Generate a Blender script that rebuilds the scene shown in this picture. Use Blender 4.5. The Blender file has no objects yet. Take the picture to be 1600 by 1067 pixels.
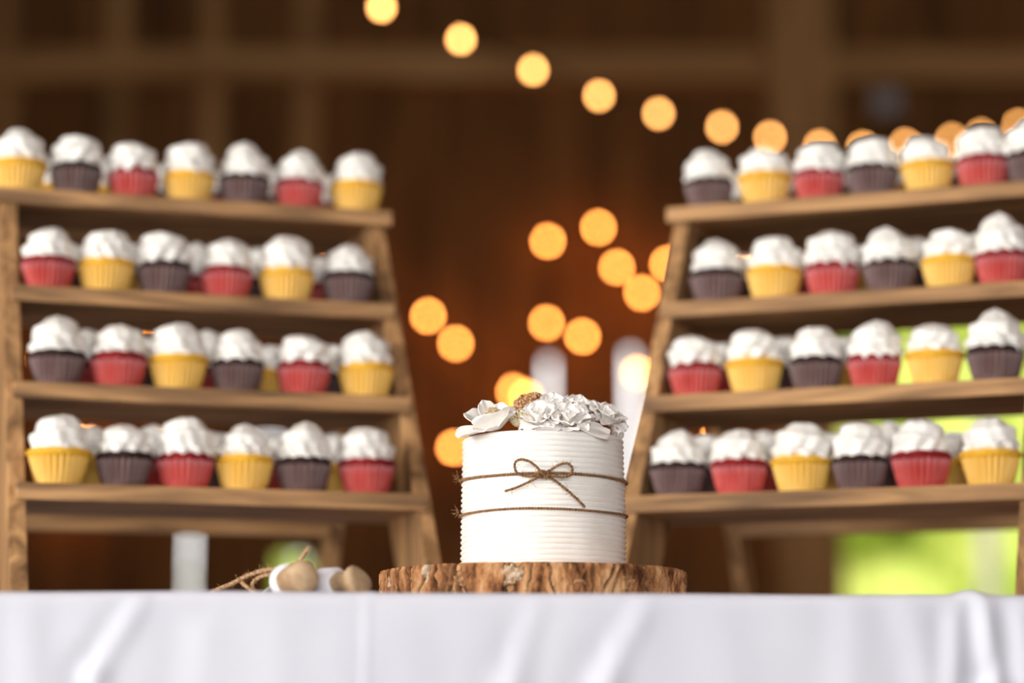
import bpy, bmesh, math, random
from mathutils import Vector, Matrix, noise
R = math.radians
SC = bpy.context.scene
COL = SC.collection

# ------------------------------------------------------------------ camera
FPX, HOR, CZ = 3750.0, 1150.0, 0.657          # focal length in px of the 1600 px frame, horizon row, lens height
PITCH = math.atan((HOR - 533.5) / FPX)
cd = bpy.data.cameras.new('camera')
cam = bpy.data.objects.new('camera', cd); COL.objects.link(cam)
cam.location = (0, 0, CZ); cam.rotation_euler = (math.pi / 2 + PITCH, 0, 0)
cd.sensor_width = 36; cd.lens = FPX / 1600 * 36; cd.clip_end = 200; cd.clip_start = 0.05
cd.dof.use_dof = True; cd.dof.focus_distance = 2.02; cd.dof.aperture_fstop = 2.32; cd.dof.aperture_blades = 0
SC.camera = cam
SC.view_settings.view_transform = 'Standard'; SC.view_settings.look = 'None'
SC.view_settings.exposure = 0.0; SC.view_settings.gamma = 1.0
SC.view_settings.use_curve_mapping = False

# ------------------------------------------------------------------ world and daylight
w = bpy.data.worlds.new('overcast_sky'); SC.world = w; w.use_nodes = True
bg = w.node_tree.nodes['Background']; bg.inputs[0].default_value = (1.0, 0.985, 0.96, 1); bg.inputs[1].default_value = 3.8

def area(name, loc, target, sx, sy, power, col):
    l = bpy.data.lights.new(name, 'AREA'); l.shape = 'RECTANGLE'; l.size = sx; l.size_y = sy
    l.energy = power; l.color = col
    o = bpy.data.objects.new(name, l); COL.objects.link(o); o.location = loc
    o.rotation_euler = (Vector(target) - Vector(loc)).to_track_quat('-Z', 'Y').to_euler()
    return o
# daylight standing in the two barn doorways: one in the left wall, one in the wall behind the camera
area('daylight_side_door', (-4.15, -0.6, 1.75), (0, -0.6, 1.75), 3.4, 3.1, 238, (1.0, 0.96, 0.90))
area('daylight_front_door', (0.2, -5.9, 1.9), (0.2, 0, 1.9), 4.4, 3.4, 203, (0.87, 0.96, 1.0))

def at(px, py, Y):
    """world point at depth Y that lies on the sight line of a photo pixel"""
    c, s = math.cos(PITCH), math.sin(PITCH)
    a, b = (px - 800) / FPX, (533.5 - py) / FPX
    dx, dy, dz = a, c - b * s, s + b * c
    k = Y / dy
    return Vector((dx * k, Y, CZ + dz * k))

# ------------------------------------------------------------------ materials
def rgb(r, g, b):
    f = lambda v: (v / 255 / 12.92) if v <= 10 else (((v / 255) + 0.055) / 1.055) ** 2.4
    return (f(r), f(g), f(b), 1)
def new_mat(name, rough=0.6, spec=0.3):
    m = bpy.data.materials.new(name); m.use_nodes = True
    nt = m.node_tree; p = nt.nodes['Principled BSDF']
    p.inputs['Roughness'].default_value = rough; p.inputs['Specular IOR Level'].default_value = spec
    return m, nt, p
def plain(name, c1, c2=None, scale=40, rough=0.6, spec=0.3, bump=0.0, bscale=None, sss=0.0, stretch=(1, 1, 1), detail=4, lo=0.35, hi=0.65):
    m, nt, p = new_mat(name, rough, spec)
    tc = nt.nodes.new('ShaderNodeTexCoord'); mp = nt.nodes.new('ShaderNodeMapping')
    mp.inputs['Scale'].default_value = stretch
    nt.links.new(tc.outputs['Object'], mp.inputs['Vector'])
    nz = nt.nodes.new('ShaderNodeTexNoise'); nz.inputs['Scale'].default_value = scale; nz.inputs['Detail'].default_value = detail
    nt.links.new(mp.outputs[0], nz.inputs['Vector'])
    rp = nt.nodes.new('ShaderNodeValToRGB')
    rp.color_ramp.elements[0].position = lo; rp.color_ramp.elements[0].color = c1
    rp.color_ramp.elements[1].position = hi; rp.color_ramp.elements[1].color = c2 or c1
    nt.links.new(nz.outputs['Fac'], rp.inputs[0]); nt.links.new(rp.outputs[0], p.inputs['Base Color'])
    if bump:
        bz = nt.nodes.new('ShaderNodeTexNoise'); bz.inputs['Scale'].default_value = bscale or scale; bz.inputs['Detail'].default_value = 5
        nt.links.new(mp.outputs[0], bz.inputs['Vector'])
        bp = nt.nodes.new('ShaderNodeBump'); bp.inputs['Strength'].default_value = bump; bp.inputs['Distance'].default_value = 0.002
        nt.links.new(bz.outputs['Fac'], bp.inputs['Height']); nt.links.new(bp.outputs[0], p.inputs['Normal'])
    if sss:
        p.inputs['Subsurface Weight'].default_value = sss; p.inputs['Subsurface Radius'].default_value = (0.004, 0.003, 0.002)
        p.inputs['Subsurface Scale'].default_value = 1.0
    return m
def wood(name, dark, mid, light, axis='X', scale=1.0, rough=0.6):
    """stained board: stretched noise grain along one local axis, plus broad cathedral figure"""
    m, nt, p = new_mat(name, rough, 0.25)
    tc = nt.nodes.new('ShaderNodeTexCoord'); mp = nt.nodes.new('ShaderNodeMapping')
    oi = nt.nodes.new('ShaderNodeObjectInfo'); ad = nt.nodes.new('ShaderNodeVectorMath'); ad.operation = 'ADD'
    nt.links.new(tc.outputs['Object'], ad.inputs[0]); nt.links.new(oi.outputs['Location'], ad.inputs[1])
    nt.links.new(ad.outputs[0], mp.inputs['Vector'])
    s = {'X': (6, 70, 70), 'Z': (70, 70, 6), 'Y': (70, 6, 70)}[axis]
    mp.inputs['Scale'].default_value = [v * scale for v in s]
    n1 = nt.nodes.new('ShaderNodeTexNoise'); n1.inputs['Scale'].default_value = 1.0; n1.inputs['Detail'].default_value = 6; n1.inputs['Distortion'].default_value = 1.2
    nt.links.new(mp.outputs[0], n1.inputs['Vector'])
    rp = nt.nodes.new('ShaderNodeValToRGB'); e = rp.color_ramp.elements
    e[0].position = 0.3; e[0].color = dark; e[1].position = 0.72; e[1].color = light
    k = e.new(0.5); k.color = mid
    nt.links.new(n1.outputs['Fac'], rp.inputs[0]); nt.links.new(rp.outputs[0], p.inputs['Base Color'])
    bp = nt.nodes.new('ShaderNodeBump'); bp.inputs['Strength'].default_value = 0.35; bp.inputs['Distance'].default_value = 0.002
    nt.links.new(n1.outputs['Fac'], bp.inputs['Height']); nt.links.new(bp.outputs[0], p.inputs['Normal'])
    return m
def glow(name, col, strength):
    m, nt, p = new_mat(name, 0.3, 0.3)
    p.inputs['Base Color'].default_value = col
    p.inputs['Emission Color'].default_value = col; p.inputs['Emission Strength'].default_value = strength
    return m

SD, SM_, SL = rgb(104, 77, 53), rgb(164, 124, 84), rgb(214, 165, 112)
M = {
 'shelf': wood('stained_shelf_wood', SD, SM_, SL, 'X', 0.7),
 'rail': wood('stained_rail_wood', SD, SM_, SL, 'Z', 0.7),
 'cloth': plain('white_tablecloth', rgb(216, 216, 227), rgb(222, 222, 232), 6, 0.75, 0.15, 0.08, 900),
 'table': wood('table_wood', rgb(80, 60, 40), rgb(110, 84, 58), rgb(130, 100, 70), 'X'),
 'icing': plain('white_icing', rgb(247, 243, 236), rgb(252, 249, 244), 60, 0.55, 0.35, 0.12, 260),
 'frosting': plain('white_frosting', rgb(240, 236, 228), rgb(248, 245, 240), 90, 0.5, 0.35, 0.1, 300),
 'petal': plain('white_sugar_paste', rgb(249, 243, 237), rgb(253, 249, 244), 70, 0.6, 0.25, 0.08, 400),
 'gold': plain('pale_gold_dust', rgb(196, 168, 118), rgb(240, 226, 196), 700, 0.5, 0.4, 0, None, 0, (1, 1, 1), 3),
 'tan': plain('tan_grains', rgb(188, 138, 96), rgb(228, 188, 144), 500, 0.7, 0.2),
 'twine': plain('jute_twine', rgb(104, 74, 50), rgb(168, 128, 90), 600, 0.85, 0.1),
 'twine_pale': plain('pale_jute_twine', rgb(158, 120, 86), rgb(214, 176, 138), 500, 0.85, 0.1),
 'endgrain': plain('pale_end_grain', rgb(196, 140, 92), rgb(222, 172, 122), 60, 0.75, 0.15, 0.2),
 'handle': plain('tan_handle_wood', rgb(164, 132, 98), rgb(204, 174, 138), 70, 0.55, 0.3, 0.15, 200, 0, (1, 1, 1)),
 'collar': plain('white_ribbon', rgb(236, 232, 238), rgb(246, 243, 248), 50, 0.6, 0.2),
 'steel': plain('brushed_steel', rgb(170, 170, 172), rgb(200, 200, 202), 90, 0.25, 0.5),
 'wall': wood('dark_barn_board', rgb(80, 50, 23), rgb(124, 79, 37), rgb(148, 98, 50), 'Z', 0.12, 0.8),
 'post': wood('barn_timber', rgb(146, 106, 64), rgb(190, 140, 88), rgb(212, 164, 110), 'Z', 0.1, 0.8),
 'girt': wood('barn_girt', rgb(146, 106, 64), rgb(190, 140, 88), rgb(212, 164, 110), 'X', 0.1, 0.8),
 'floor': wood('barn_floor_board', rgb(50, 38, 28), rgb(72, 56, 42), rgb(90, 72, 54), 'Y', 0.15, 0.7),
 'cord': plain('black_cord', rgb(24, 20, 18), rgb(34, 28, 24), 80, 0.6),
 'bulb': glow('warm_bulb', (1.0, 0.335, 0.062, 1), 54.0),
 'bulb_near': glow('warm_bulb_near', (1.0, 0.44, 0.12, 1), 26.0),
 'greybox': plain('grey_metal', rgb(168, 164, 166), rgb(186, 182, 184), 40, 0.4),
 'paint': plain('pale_painted_post', rgb(214, 214, 206), rgb(226, 226, 220), 20, 0.6),
 'leaf': plain('spring_leaf', (0.38, 0.49, 0.08, 1), (0.55, 0.62, 0.14, 1), 2.0, 0.6, 0.2),
 'trunk': plain('tree_bark', rgb(84, 70, 54), rgb(112, 96, 76), 14, 0.9, 0.1, 0.4),
 'grass': plain('meadow_grass', (0.22, 0.36, 0.03, 1), (0.36, 0.50, 0.06, 1), 3.0, 0.9, 0.1),
}
# cupcake paper cups and crumb
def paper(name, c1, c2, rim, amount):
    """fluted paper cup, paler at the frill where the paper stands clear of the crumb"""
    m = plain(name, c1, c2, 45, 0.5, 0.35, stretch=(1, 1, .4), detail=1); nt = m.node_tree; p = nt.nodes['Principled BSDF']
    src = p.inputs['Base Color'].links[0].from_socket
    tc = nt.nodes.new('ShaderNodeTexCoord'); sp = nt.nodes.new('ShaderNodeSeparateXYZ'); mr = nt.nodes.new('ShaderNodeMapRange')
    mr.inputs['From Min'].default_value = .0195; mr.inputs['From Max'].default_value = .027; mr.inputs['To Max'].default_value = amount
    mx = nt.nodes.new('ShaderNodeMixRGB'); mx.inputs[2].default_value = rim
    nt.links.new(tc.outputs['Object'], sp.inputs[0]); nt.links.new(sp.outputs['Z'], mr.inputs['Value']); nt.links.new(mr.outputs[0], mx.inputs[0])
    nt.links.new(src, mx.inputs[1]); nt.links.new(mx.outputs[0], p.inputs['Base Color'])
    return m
CUP = {
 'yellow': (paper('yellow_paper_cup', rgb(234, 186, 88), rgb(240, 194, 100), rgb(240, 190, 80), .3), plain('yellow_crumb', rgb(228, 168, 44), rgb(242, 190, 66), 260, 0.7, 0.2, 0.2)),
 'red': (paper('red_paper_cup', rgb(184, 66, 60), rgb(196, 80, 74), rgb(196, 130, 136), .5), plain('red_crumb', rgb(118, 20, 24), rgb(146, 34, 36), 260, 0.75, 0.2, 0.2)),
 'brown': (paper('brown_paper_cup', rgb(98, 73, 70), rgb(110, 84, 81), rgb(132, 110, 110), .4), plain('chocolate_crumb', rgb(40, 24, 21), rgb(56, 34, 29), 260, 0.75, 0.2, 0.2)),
}
def bark_mat():
    m, nt, p = new_mat('rough_bark', 0.85, 0.12)
    tc = nt.nodes.new('ShaderNodeTexCoord'); mp = nt.nodes.new('ShaderNodeMapping'); mp.inputs['Scale'].default_value = (1, 1, 0.45)
    nt.links.new(tc.outputs['Object'], mp.inputs['Vector'])
    n1 = nt.nodes.new('ShaderNodeTexNoise'); n1.inputs['Scale'].default_value = 55; n1.inputs['Detail'].default_value = 7; n1.inputs['Roughness'].default_value = 0.65
    nt.links.new(mp.outputs[0], n1.inputs['Vector'])
    rp = nt.nodes.new('ShaderNodeValToRGB'); e = rp.color_ramp.elements
    e[0].position = 0.38; e[0].color = rgb(92, 56, 36); e[1].position = 0.64; e[1].color = rgb(226, 178, 130)
    k = e.new(0.5); k.color = rgb(184, 128, 84)
    nt.links.new(n1.outputs['Fac'], rp.inputs[0])
    # grey-white lichen specks
    n2 = nt.nodes.new('ShaderNodeTexNoise'); n2.inputs['Scale'].default_value = 38; n2.inputs['Detail'].default_value = 3
    nt.links.new(tc.outputs['Object'], n2.inputs['Vector'])
    r2 = nt.nodes.new('ShaderNodeValToRGB'); r2.color_ramp.elements[0].position = 0.64; r2.color_ramp.elements[1].position = 0.68
    nt.links.new(n2.outputs['Fac'], r2.inputs[0])
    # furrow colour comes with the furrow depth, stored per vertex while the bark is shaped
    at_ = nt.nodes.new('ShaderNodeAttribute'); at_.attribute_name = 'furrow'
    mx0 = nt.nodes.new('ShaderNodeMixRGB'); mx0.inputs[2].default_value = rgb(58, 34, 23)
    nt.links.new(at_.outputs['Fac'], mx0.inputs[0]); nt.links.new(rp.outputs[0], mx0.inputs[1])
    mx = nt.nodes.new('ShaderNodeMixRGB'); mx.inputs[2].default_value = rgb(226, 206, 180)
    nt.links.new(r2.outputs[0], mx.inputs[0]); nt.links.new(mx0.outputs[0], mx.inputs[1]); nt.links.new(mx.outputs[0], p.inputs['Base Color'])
    bp = nt.nodes.new('ShaderNodeBump'); bp.inputs['Strength'].default_value = 1.0; bp.inputs['Distance'].default_value = 0.005
    nt.links.new(n1.outputs['Fac'], bp.inputs['Height']); nt.links.new(bp.outputs[0], p.inputs['Normal'])
    return m
M['bark'] = bark_mat()

# ------------------------------------------------------------------ mesh helpers
def link(name, data, parent=None):
    o = bpy.data.objects.new(name, data); COL.objects.link(o)
    if parent: o.parent = parent
    return o
def mesh(name, vs, fs, mat, parent=None, smooth=True):
    me = bpy.data.meshes.new(name); me.from_pydata([tuple(v) for v in vs], [], fs); me.update()
    if smooth: me.polygons.foreach_set('use_smooth', [True] * len(me.polygons))
    me.materials.append(mat if not isinstance(mat, str) else M[mat])
    return link(name, me, parent)
def bm_obj(name, bm, mat, parent=None, smooth=False):
    me = bpy.data.meshes.new(name); bm.to_mesh(me); bm.free()
    if smooth: me.polygons.foreach_set('use_smooth', [True] * len(me.polygons))
    me.materials.append(mat if not isinstance(mat, str) else M[mat])
    return link(name, me, parent)
def box(name, lo, hi, mat, parent=None, bev=0.0, shear=None):
    """box from lo to hi; shear(v) may move the corners; edges chamfered by bev. Origin at its centre."""
    lo, hi = Vector(lo), Vector(hi); c = (lo + hi) / 2
    bm = bmesh.new(); bmesh.ops.create_cube(bm, size=1)
    for v in bm.verts:
        q = Vector((c.x + v.co.x * (hi.x - lo.x), c.y + v.co.y * (hi.y - lo.y), c.z + v.co.z * (hi.z - lo.z)))
        if shear: q = Vector(shear(q))
        v.co = q - c
    if bev: bmesh.ops.bevel(bm, geom=bm.edges[:], offset=bev, segments=2, affect='EDGES', profile=0.6)
    o = bm_obj(name, bm, mat, parent); o.location = c
    return o
def grid_faces(nu, nv, wrap_u=False):
    fs = []
    for j in range(nv - 1):
        for i in range(nu if wrap_u else nu - 1):
            a = j * nu + i; b = j * nu + (i + 1) % nu
            fs.append((a, b, b + nu, a + nu))
    return fs
def tube_data(pts, rad, n=8, closed=False, cap=True):
    pts = [Vector(p) for p in pts]; N = len(pts); vs = []; fs = []
    t0 = (pts[1] - pts[0]).normalized(); up = Vector((0, 0, 1)) if abs(t0.z) < 0.9 else Vector((1, 0, 0))
    nrm = (up - t0 * up.dot(t0)).normalized()
    for i, p in enumerate(pts):
        a = pts[(i - 1) % N] if (closed or i > 0) else p; b = pts[(i + 1) % N] if (closed or i < N - 1) else p
        t = (b - a).normalized(); nrm = (nrm - t * nrm.dot(t)).normalized(); bi = t.cross(nrm)
        r = rad(i / max(1, N - 1)) if callable(rad) else rad
        for k in range(n):
            an = 2 * math.pi * k / n
            vs.append(p + nrm * (math.cos(an) * r) + bi * (math.sin(an) * r))
    for i in range(N if closed else N - 1):
        for k in range(n):
            a = i * n + k; b = i * n + (k + 1) % n; c = ((i + 1) % N) * n
            fs.append((a, b, c + (k + 1) % n, c + k))
    if cap and not closed:
        fs.append(tuple(range(n - 1, -1, -1))); fs.append(tuple(range((N - 1) * n, N * n)))
    return vs, fs
def merge(parts):
    V, F = [], []
    for vs, fs in parts:
        k = len(V); V += list(vs); F += [tuple(i + k for i in f) for f in fs]
    return V, F
def smooth_path(pts, n=12):
    """Catmull-Rom through the points"""
    P = [Vector(p) for p in pts]; out = []
    for i in range(len(P) - 1):
        p0 = P[i - 1] if i else P[0] * 2 - P[1]; p1, p2 = P[i], P[i + 1]
        p3 = P[i + 2] if i + 2 < len(P) else P[-1] * 2 - P[-2]
        for k in range(n):
            t = k / n
            out.append(0.5 * ((2 * p1) + (p2 - p0) * t + (2 * p0 - 5 * p1 + 4 * p2 - p3) * t * t + (3 * p1 - p0 - 3 * p2 + p3) * t ** 3))
    out.append(P[-1]); return out
def twine_data(path, rad=0.0013, turns_per_m=190, plies=2, fuzz=0, seed=1, closed=False):
    """plies twisted about a path, plus short loose fibres"""
    rnd = random.Random(seed); P = [Vector(p) for p in path]; parts = []
    L = [0.0]
    for a, b in zip(P, P[1:]): L.append(L[-1] + (b - a).length)
    # resample densely
    step = 0.0012; n = max(6, int(L[-1] / step)); Q = []; j = 0
    for i in range(n + 1):
        s = L[-1] * i / n
        while j < len(L) - 2 and L[j + 1] < s: j += 1
        k = (s - L[j]) / max(1e-9, L[j + 1] - L[j]); Q.append(P[j].lerp(P[j + 1], min(1, k)))
    for ply in range(plies):
        pts = []; nrm = Vector((0.12, 0.31, 0.94))
        for i, q in enumerate(Q):
            t = (Q[min(i + 1, n)] - Q[max(i - 1, 0)]).normalized(); nrm = (nrm - t * nrm.dot(t)).normalized(); bi = t.cross(nrm)
            an = 2 * math.pi * (turns_per_m * L[-1] * i / n + ply / plies)
            pts.append(q + (nrm * math.cos(an) + bi * math.sin(an)) * rad * 0.5)
        parts.append(tube_data(pts, rad * 0.62, 5))
    for f in range(fuzz):
        q = Q[rnd.randrange(len(Q))]; d = Vector((rnd.uniform(-1, 1), rnd.uniform(-1, 0.3), rnd.uniform(-1, 1))).normalized()
        l = rnd.uniform(0.0015, 0.005); e = Vector((rnd.uniform(-1, 1), rnd.uniform(-1, 1), rnd.uniform(-1, 1))) * l * 0.35
        parts.append(tube_data([q, q + d * l * 0.5 + e * 0.4, q + d * l + e], 0.00013, 3))
    return merge(parts)
def empty(name, loc, rot=(0, 0, 0)):
    o = bpy.data.objects.new(name, None); COL.objects.link(o); o.location = loc; o.rotation_euler = rot
    o.empty_display_size = 0.05
    return o
def tag(o, label, cat, group=None):
    o['label'] = label; o['category'] = cat
    if group: o['group'] = group
    return o
def struct(o):
    o['kind'] = 'structure'; return o

# ------------------------------------------------------------------ the barn
YB = 13.0                                       # inner face of the back wall
XL, XR, YF, ZC = -4.3, 4.3, -6.0, 6.0
struct(box('floor', (XL - .2, YF - .2, -0.12), (XR + .2, YB + .2, 0), 'floor'))
struct(box('ceiling', (XL - .2, YF - .2, ZC), (XR + .2, YB + .2, ZC + .15), 'wall'))
struct(box('wall_right', (XR, YF - .2, 0), (XR + .2, YB + .2, ZC), 'wall'))
wl = struct(box('wall_left', (XL - .2, YF - .2, 0), (XL, -2.3, ZC), 'wall'))
def piece(name, lo, hi, mat, root, bev=0.0):
    o = box(name, lo, hi, mat, root, bev); o.location = Vector(o.location) - root.location; return o
piece('wall_panel', (XL - .2, 1.1, 0), (XL, YB + .2, ZC), 'wall', wl)
piece('wall_panel', (XL - .2, -2.3, 3.3), (XL, 1.1, ZC), 'wall', wl)
wf = struct(box('wall_front', (XL, YF - .2, 0), (-2.0, YF, ZC), 'wall'))
piece('wall_panel', (2.4, YF - .2, 0), (XR, YF, ZC), 'wall', wf)
piece('wall_panel', (-2.0, YF - .2, 3.6), (2.4, YF, ZC), 'wall', wf)

# back wall of upright boards, with daylight gaps between some of them and one big opening
wb = struct(box('wall_back', (XL, YB + .03, 0), (XR, YB + .2, 0.3), 'girt'))
piece('top_plate', (XL, YB + .03, ZC - .3), (XR, YB + .2, ZC), 'girt', wb)
rnd = random.Random(4)
def zrow(py): return at(800, py, YB).z
def xcol(px, py=700): return at(px, py, YB).x
gaps = [                                        # centre column, width, bottom z, top z
    (xcol(858, 600), 0.034, 0.3, zrow(562)),
    (xcol(986, 600), 0.042, 0.3, zrow(548)),
    (xcol(296, 880), 0.033, 0.3, zrow(690)),
    (xcol(422, 700), 0.026, zrow(715), zrow(640)),
    (xcol(456, 900), 0.17, 0.3, zrow(868)),
]
OPX0, OPX1, OPZ0, OPZ1 = xcol(1282, 800), 3.55, 0.95, zrow(488)
edges = sorted([(g[0] - g[1] / 2, g[0] + g[1] / 2, g[2], g[3]) for g in gaps] + [(OPX0, OPX1, OPZ0, OPZ1)])
def board(x0, x1, z0, z1):
    dy = rnd.uniform(0, .012)
    piece('board', (x0, YB + dy, z0), (x1, YB + dy + .035, z1), 'wall', wb)
x = XL
for a, b, z0, z1 in edges + [(XR, XR, 0, 0)]:
    while x < a - 1e-6:
        nx = min(a, x + 0.28)
        if a - nx < 0.09: nx = a
        board(x - (.004 if x > XL else 0), nx, 0, ZC); x = nx
    if b > a:
        k = max(1, round((b - a) / 0.28))
        for i in range(k):
            xa, xb = a + (b - a) * i / k, a + (b - a) * (i + 1) / k
            board(xa - .004, xb + .004, z1, ZC); board(xa - .004, xb + .004, 0, z0)
        x = b
# posts, studs and girts standing proud of the boards
pa, pb = at(1200, 100, YB - .3).x, at(1303, 100, YB - .3).x
piece('post', (pa, YB - .32, 0), (pb, YB - .03, ZC), 'post', wb, .01)
zg = at(800, 100, YB - .15).z
piece('girt', (XL, YB - .16, zg - .085), (pa, YB - .02, zg + .085), 'girt', wb, .008)
piece('girt', (pb, YB - .22, zg - .105), (XR, YB - .02, zg + .075), 'girt', wb, .008)
for px in (10, 186, 332, 482):
    c = at(px, 100, YB - .08).x
    piece('stud', (c - .06, YB - .10, zg - 1.2), (c + .06, YB - .02, ZC), 'post', wb, .006)
pj = at(1385, 160, YB - .06)
jb = box('junction_box', (pj.x - .07, YB - .09, pj.z - .06), (pj.x + .07, YB - .021, pj.z + .06), 'greybox', None, .012)
tag(jb, 'small grey metal box on the dark back wall, right of the thick post', 'electrical box')
lid = piece('lid', (pj.x - .055, YB - .10, pj.z - .045), (pj.x + .055, YB - .088, pj.z + .045), 'greybox', jb, .004)

# window frame round the big opening and a pale post outside it
w1 = struct(box('window_1', (OPX0 - .07, YB - .05, OPZ1), (OPX1 + .07, YB - .003, OPZ1 + .09), 'post', None, .006))
piece('window_sill', (OPX0 - .09, YB - .08, OPZ0 - .07), (OPX1 + .09, YB - .003, OPZ0), 'post', w1, .006)
for xa in (OPX0 - .07, OPX1): piece('window_frame', (xa, YB - .05, OPZ0), (xa + .07, YB - .003, OPZ1), 'post', w1, .006)
pp = at(1545, 880, 14.6).x
po = box('porch_post', (pp - .05, 14.55, -.1), (pp + .05, 14.65, 2.55), 'paint', None, .01)
tag(po, 'pale painted post outside, seen through the green opening in the back wall', 'post')

# outside: meadow, trees and a shrub
g = struct(box('ground', (-30, YB + .21, -0.25), (30, 60, -0.12), 'grass'))
def leafy(name, base, spread, zlo, zhi, nblob, seed, label, cat):
    rn = random.Random(seed); root = empty(name, (base[0], base[1], -0.12)); tag(root, label, cat)
    H = zhi - zlo
    tv = tube_data(smooth_path([(0, 0, -.1), (.05, .04, zlo * .6), (-.04, .05, zlo + H * .5)], 5), lambda t: .14 * (1 - .5 * t), 8)
    mesh('trunk', *tv, 'trunk', root)
    parts = []
    for i in range(nblob):
        c = Vector((rn.uniform(-1, 1) * spread, rn.uniform(-.6, .6) * spread * .7, zlo + H * rn.uniform(.12, .88))); r = rn.uniform(.22, .34) * max(spread, H * .5)
        bm = bmesh.new(); bmesh.ops.create_icosphere(bm, subdivisions=3, radius=1)
        vs = []
        for v in bm.verts:
            n_ = v.co.normalized(); k = 1 + .35 * noise.noise(n_ * 2.3 + c * 3) + .18 * noise.noise(n_ * 7 + c)
            vs.append(c + n_ * r * k)
        fs = [tuple(q.index for q in f.verts) for f in bm.faces]; bm.free(); parts.append((vs, fs))
        for _ in range(70):
            d = Vector((rn.gauss(0, 1), rn.gauss(0, 1), rn.gauss(0, 1))).normalized(); p = c + d * r * rn.uniform(.95, 1.3)
            s = rn.uniform(.05, .1); u = Vector((rn.gauss(0, 1), rn.gauss(0, 1), rn.gauss(0, 1))).normalized(); v_ = d.cross(u).normalized()
            parts.append(([p - u * s, p + v_ * s * .45, p + u * s, p - v_ * s * .45], [(0, 1, 2, 3)]))
    o = mesh('foliage', *merge(parts), 'leaf', root); o['kind'] = 'stuff'
    return root
leafy('tree', (3.45, 18.6), 1.6, 0.9, 5.6, 26, 1, 'bright green leafy tree outside the opening, nearest the barn post', 'tree')
leafy('tree', (4.6, 25.5), 1.9, 0.9, 6.8, 26, 2, 'bright green leafy tree further off outside the opening, at the right edge', 'tree')
leafy('shrub', (-1.68, 18.0), 0.85, 0.25, 2.75, 16, 3, 'bright green shrub outside, seen low through the gap left of the cake', 'shrub')

# ------------------------------------------------------------------ strings of warm bulbs
def bulb_mesh(r):
    prof = [(0.0, -1.0), (.35, -.94), (.68, -.73), (.92, -.38), (1.0, 0), (.93, .36), (.72, .68), (.46, .95), (.36, 1.2), (.36, 1.35)]
    n = 14; vs = []; fs = []
    for a, z in prof:
        for k in range(n): vs.append((a * r * math.cos(2 * math.pi * k / n), a * r * math.sin(2 * math.pi * k / n), z * r))
    return vs, grid_faces(n, len(prof), True)
BM = {}
def string_lights(name, label, knots, mat, r, sag=0.05, hooks=True):
    """knots: bulb centres. Cord runs from socket to socket with a little sag; bulbs hang below it."""
    root = empty(name, knots[0]); tag(root, label, 'string lights', 'warm bulb strings in the barn')
    o0 = Vector(knots[0]); off = Vector((0, 0, r * 2.5)); path = []
    K = [Vector(k) - o0 for k in knots]
    for a, b in zip(K, K[1:]):
        for i in range(8):
            t = i / 8; p = a.lerp(b, t) + off; p.z -= sag * (b - a).length * 4 * t * (1 - t); path.append(p)
    path.append(K[-1] + off)
    mesh('cord', *tube_data(path, 0.005, 6), 'cord', root)
    if (mat, r) not in BM:
        vs, fs = bulb_mesh(r); me = bpy.data.meshes.new('bulb'); me.from_pydata(vs, [], fs); me.polygons.foreach_set('use_smooth', [True] * len(me.polygons)); me.materials.append(M[mat])
        sv, sf = tube_data([(0, 0, r * 1.25), (0, 0, r * 1.3), (0, 0, r * 2.2), (0, 0, r * 2.6)], lambda t: r * (.5 if t < .8 else .3), 10)
        ms = bpy.data.meshes.new('socket'); ms.from_pydata([tuple(v) for v in sv], [], sf); ms.materials.append(M['cord'])
        BM[(mat, r)] = (me, ms)
    me, ms = BM[(mat, r)]
    for k in K:
        b = link('bulb', me, root); b.location = k
        s = link('socket', ms, b)
    if hooks:
        for k in K[::2] + [K[-1]]:
            mesh('hook', *tube_data([k + off, k + off + Vector((0, .06, .015)), k + off + Vector((0, YB + .02 - (k.y + o0.y), .02))], .004, 6), 'cord', root)
    return root
up = [(470, -45, 6.2), (596, 12, 6.6), (720, 62, 7.0), (833, 110, 7.4), (936, 150, 7.8), (1029, 178, 8.2), (1128, 199, 8.55), (1203, 215, 8.95), (1281, 229, 9.3), (1348, 231, 9.7), (1415, 227, 10.1), (1487, 219, 10.4), (1533, 212, 10.7), (1592, 197, 11.0), (1650, 182, 11.3)]
string_lights('string_lights', 'string of warm round bulbs sagging across the upper right above the cupcakes', [at(*k) for k in up], 'bulb_near', 0.013, .03, False)
YW = YB - .20
string_lights('string_lights', 'tangled string of glowing bulbs low on the wall, starting left of the cake', [at(px, py, YW) for px, py in [(70, 560), (130, 640), (228, 548), (318, 532), (396, 404), (520, 420), (669, 494), (712, 537), (803, 612), (709, 700), (600, 655), (250, 640), (100, 803)]], 'bulb', 0.017)
string_lights('string_lights', 'tangled string of glowing bulbs on the wall above and right of the cake', [at(px, py, YW) for px, py in [(856, 377), (935, 356), (964, 418), (1003, 458), (1043, 413), (1175, 388), (1122, 684), (996, 583), (910, 526), (854, 505), (822, 620), (900, 720)]], 'bulb', 0.017)

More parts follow.
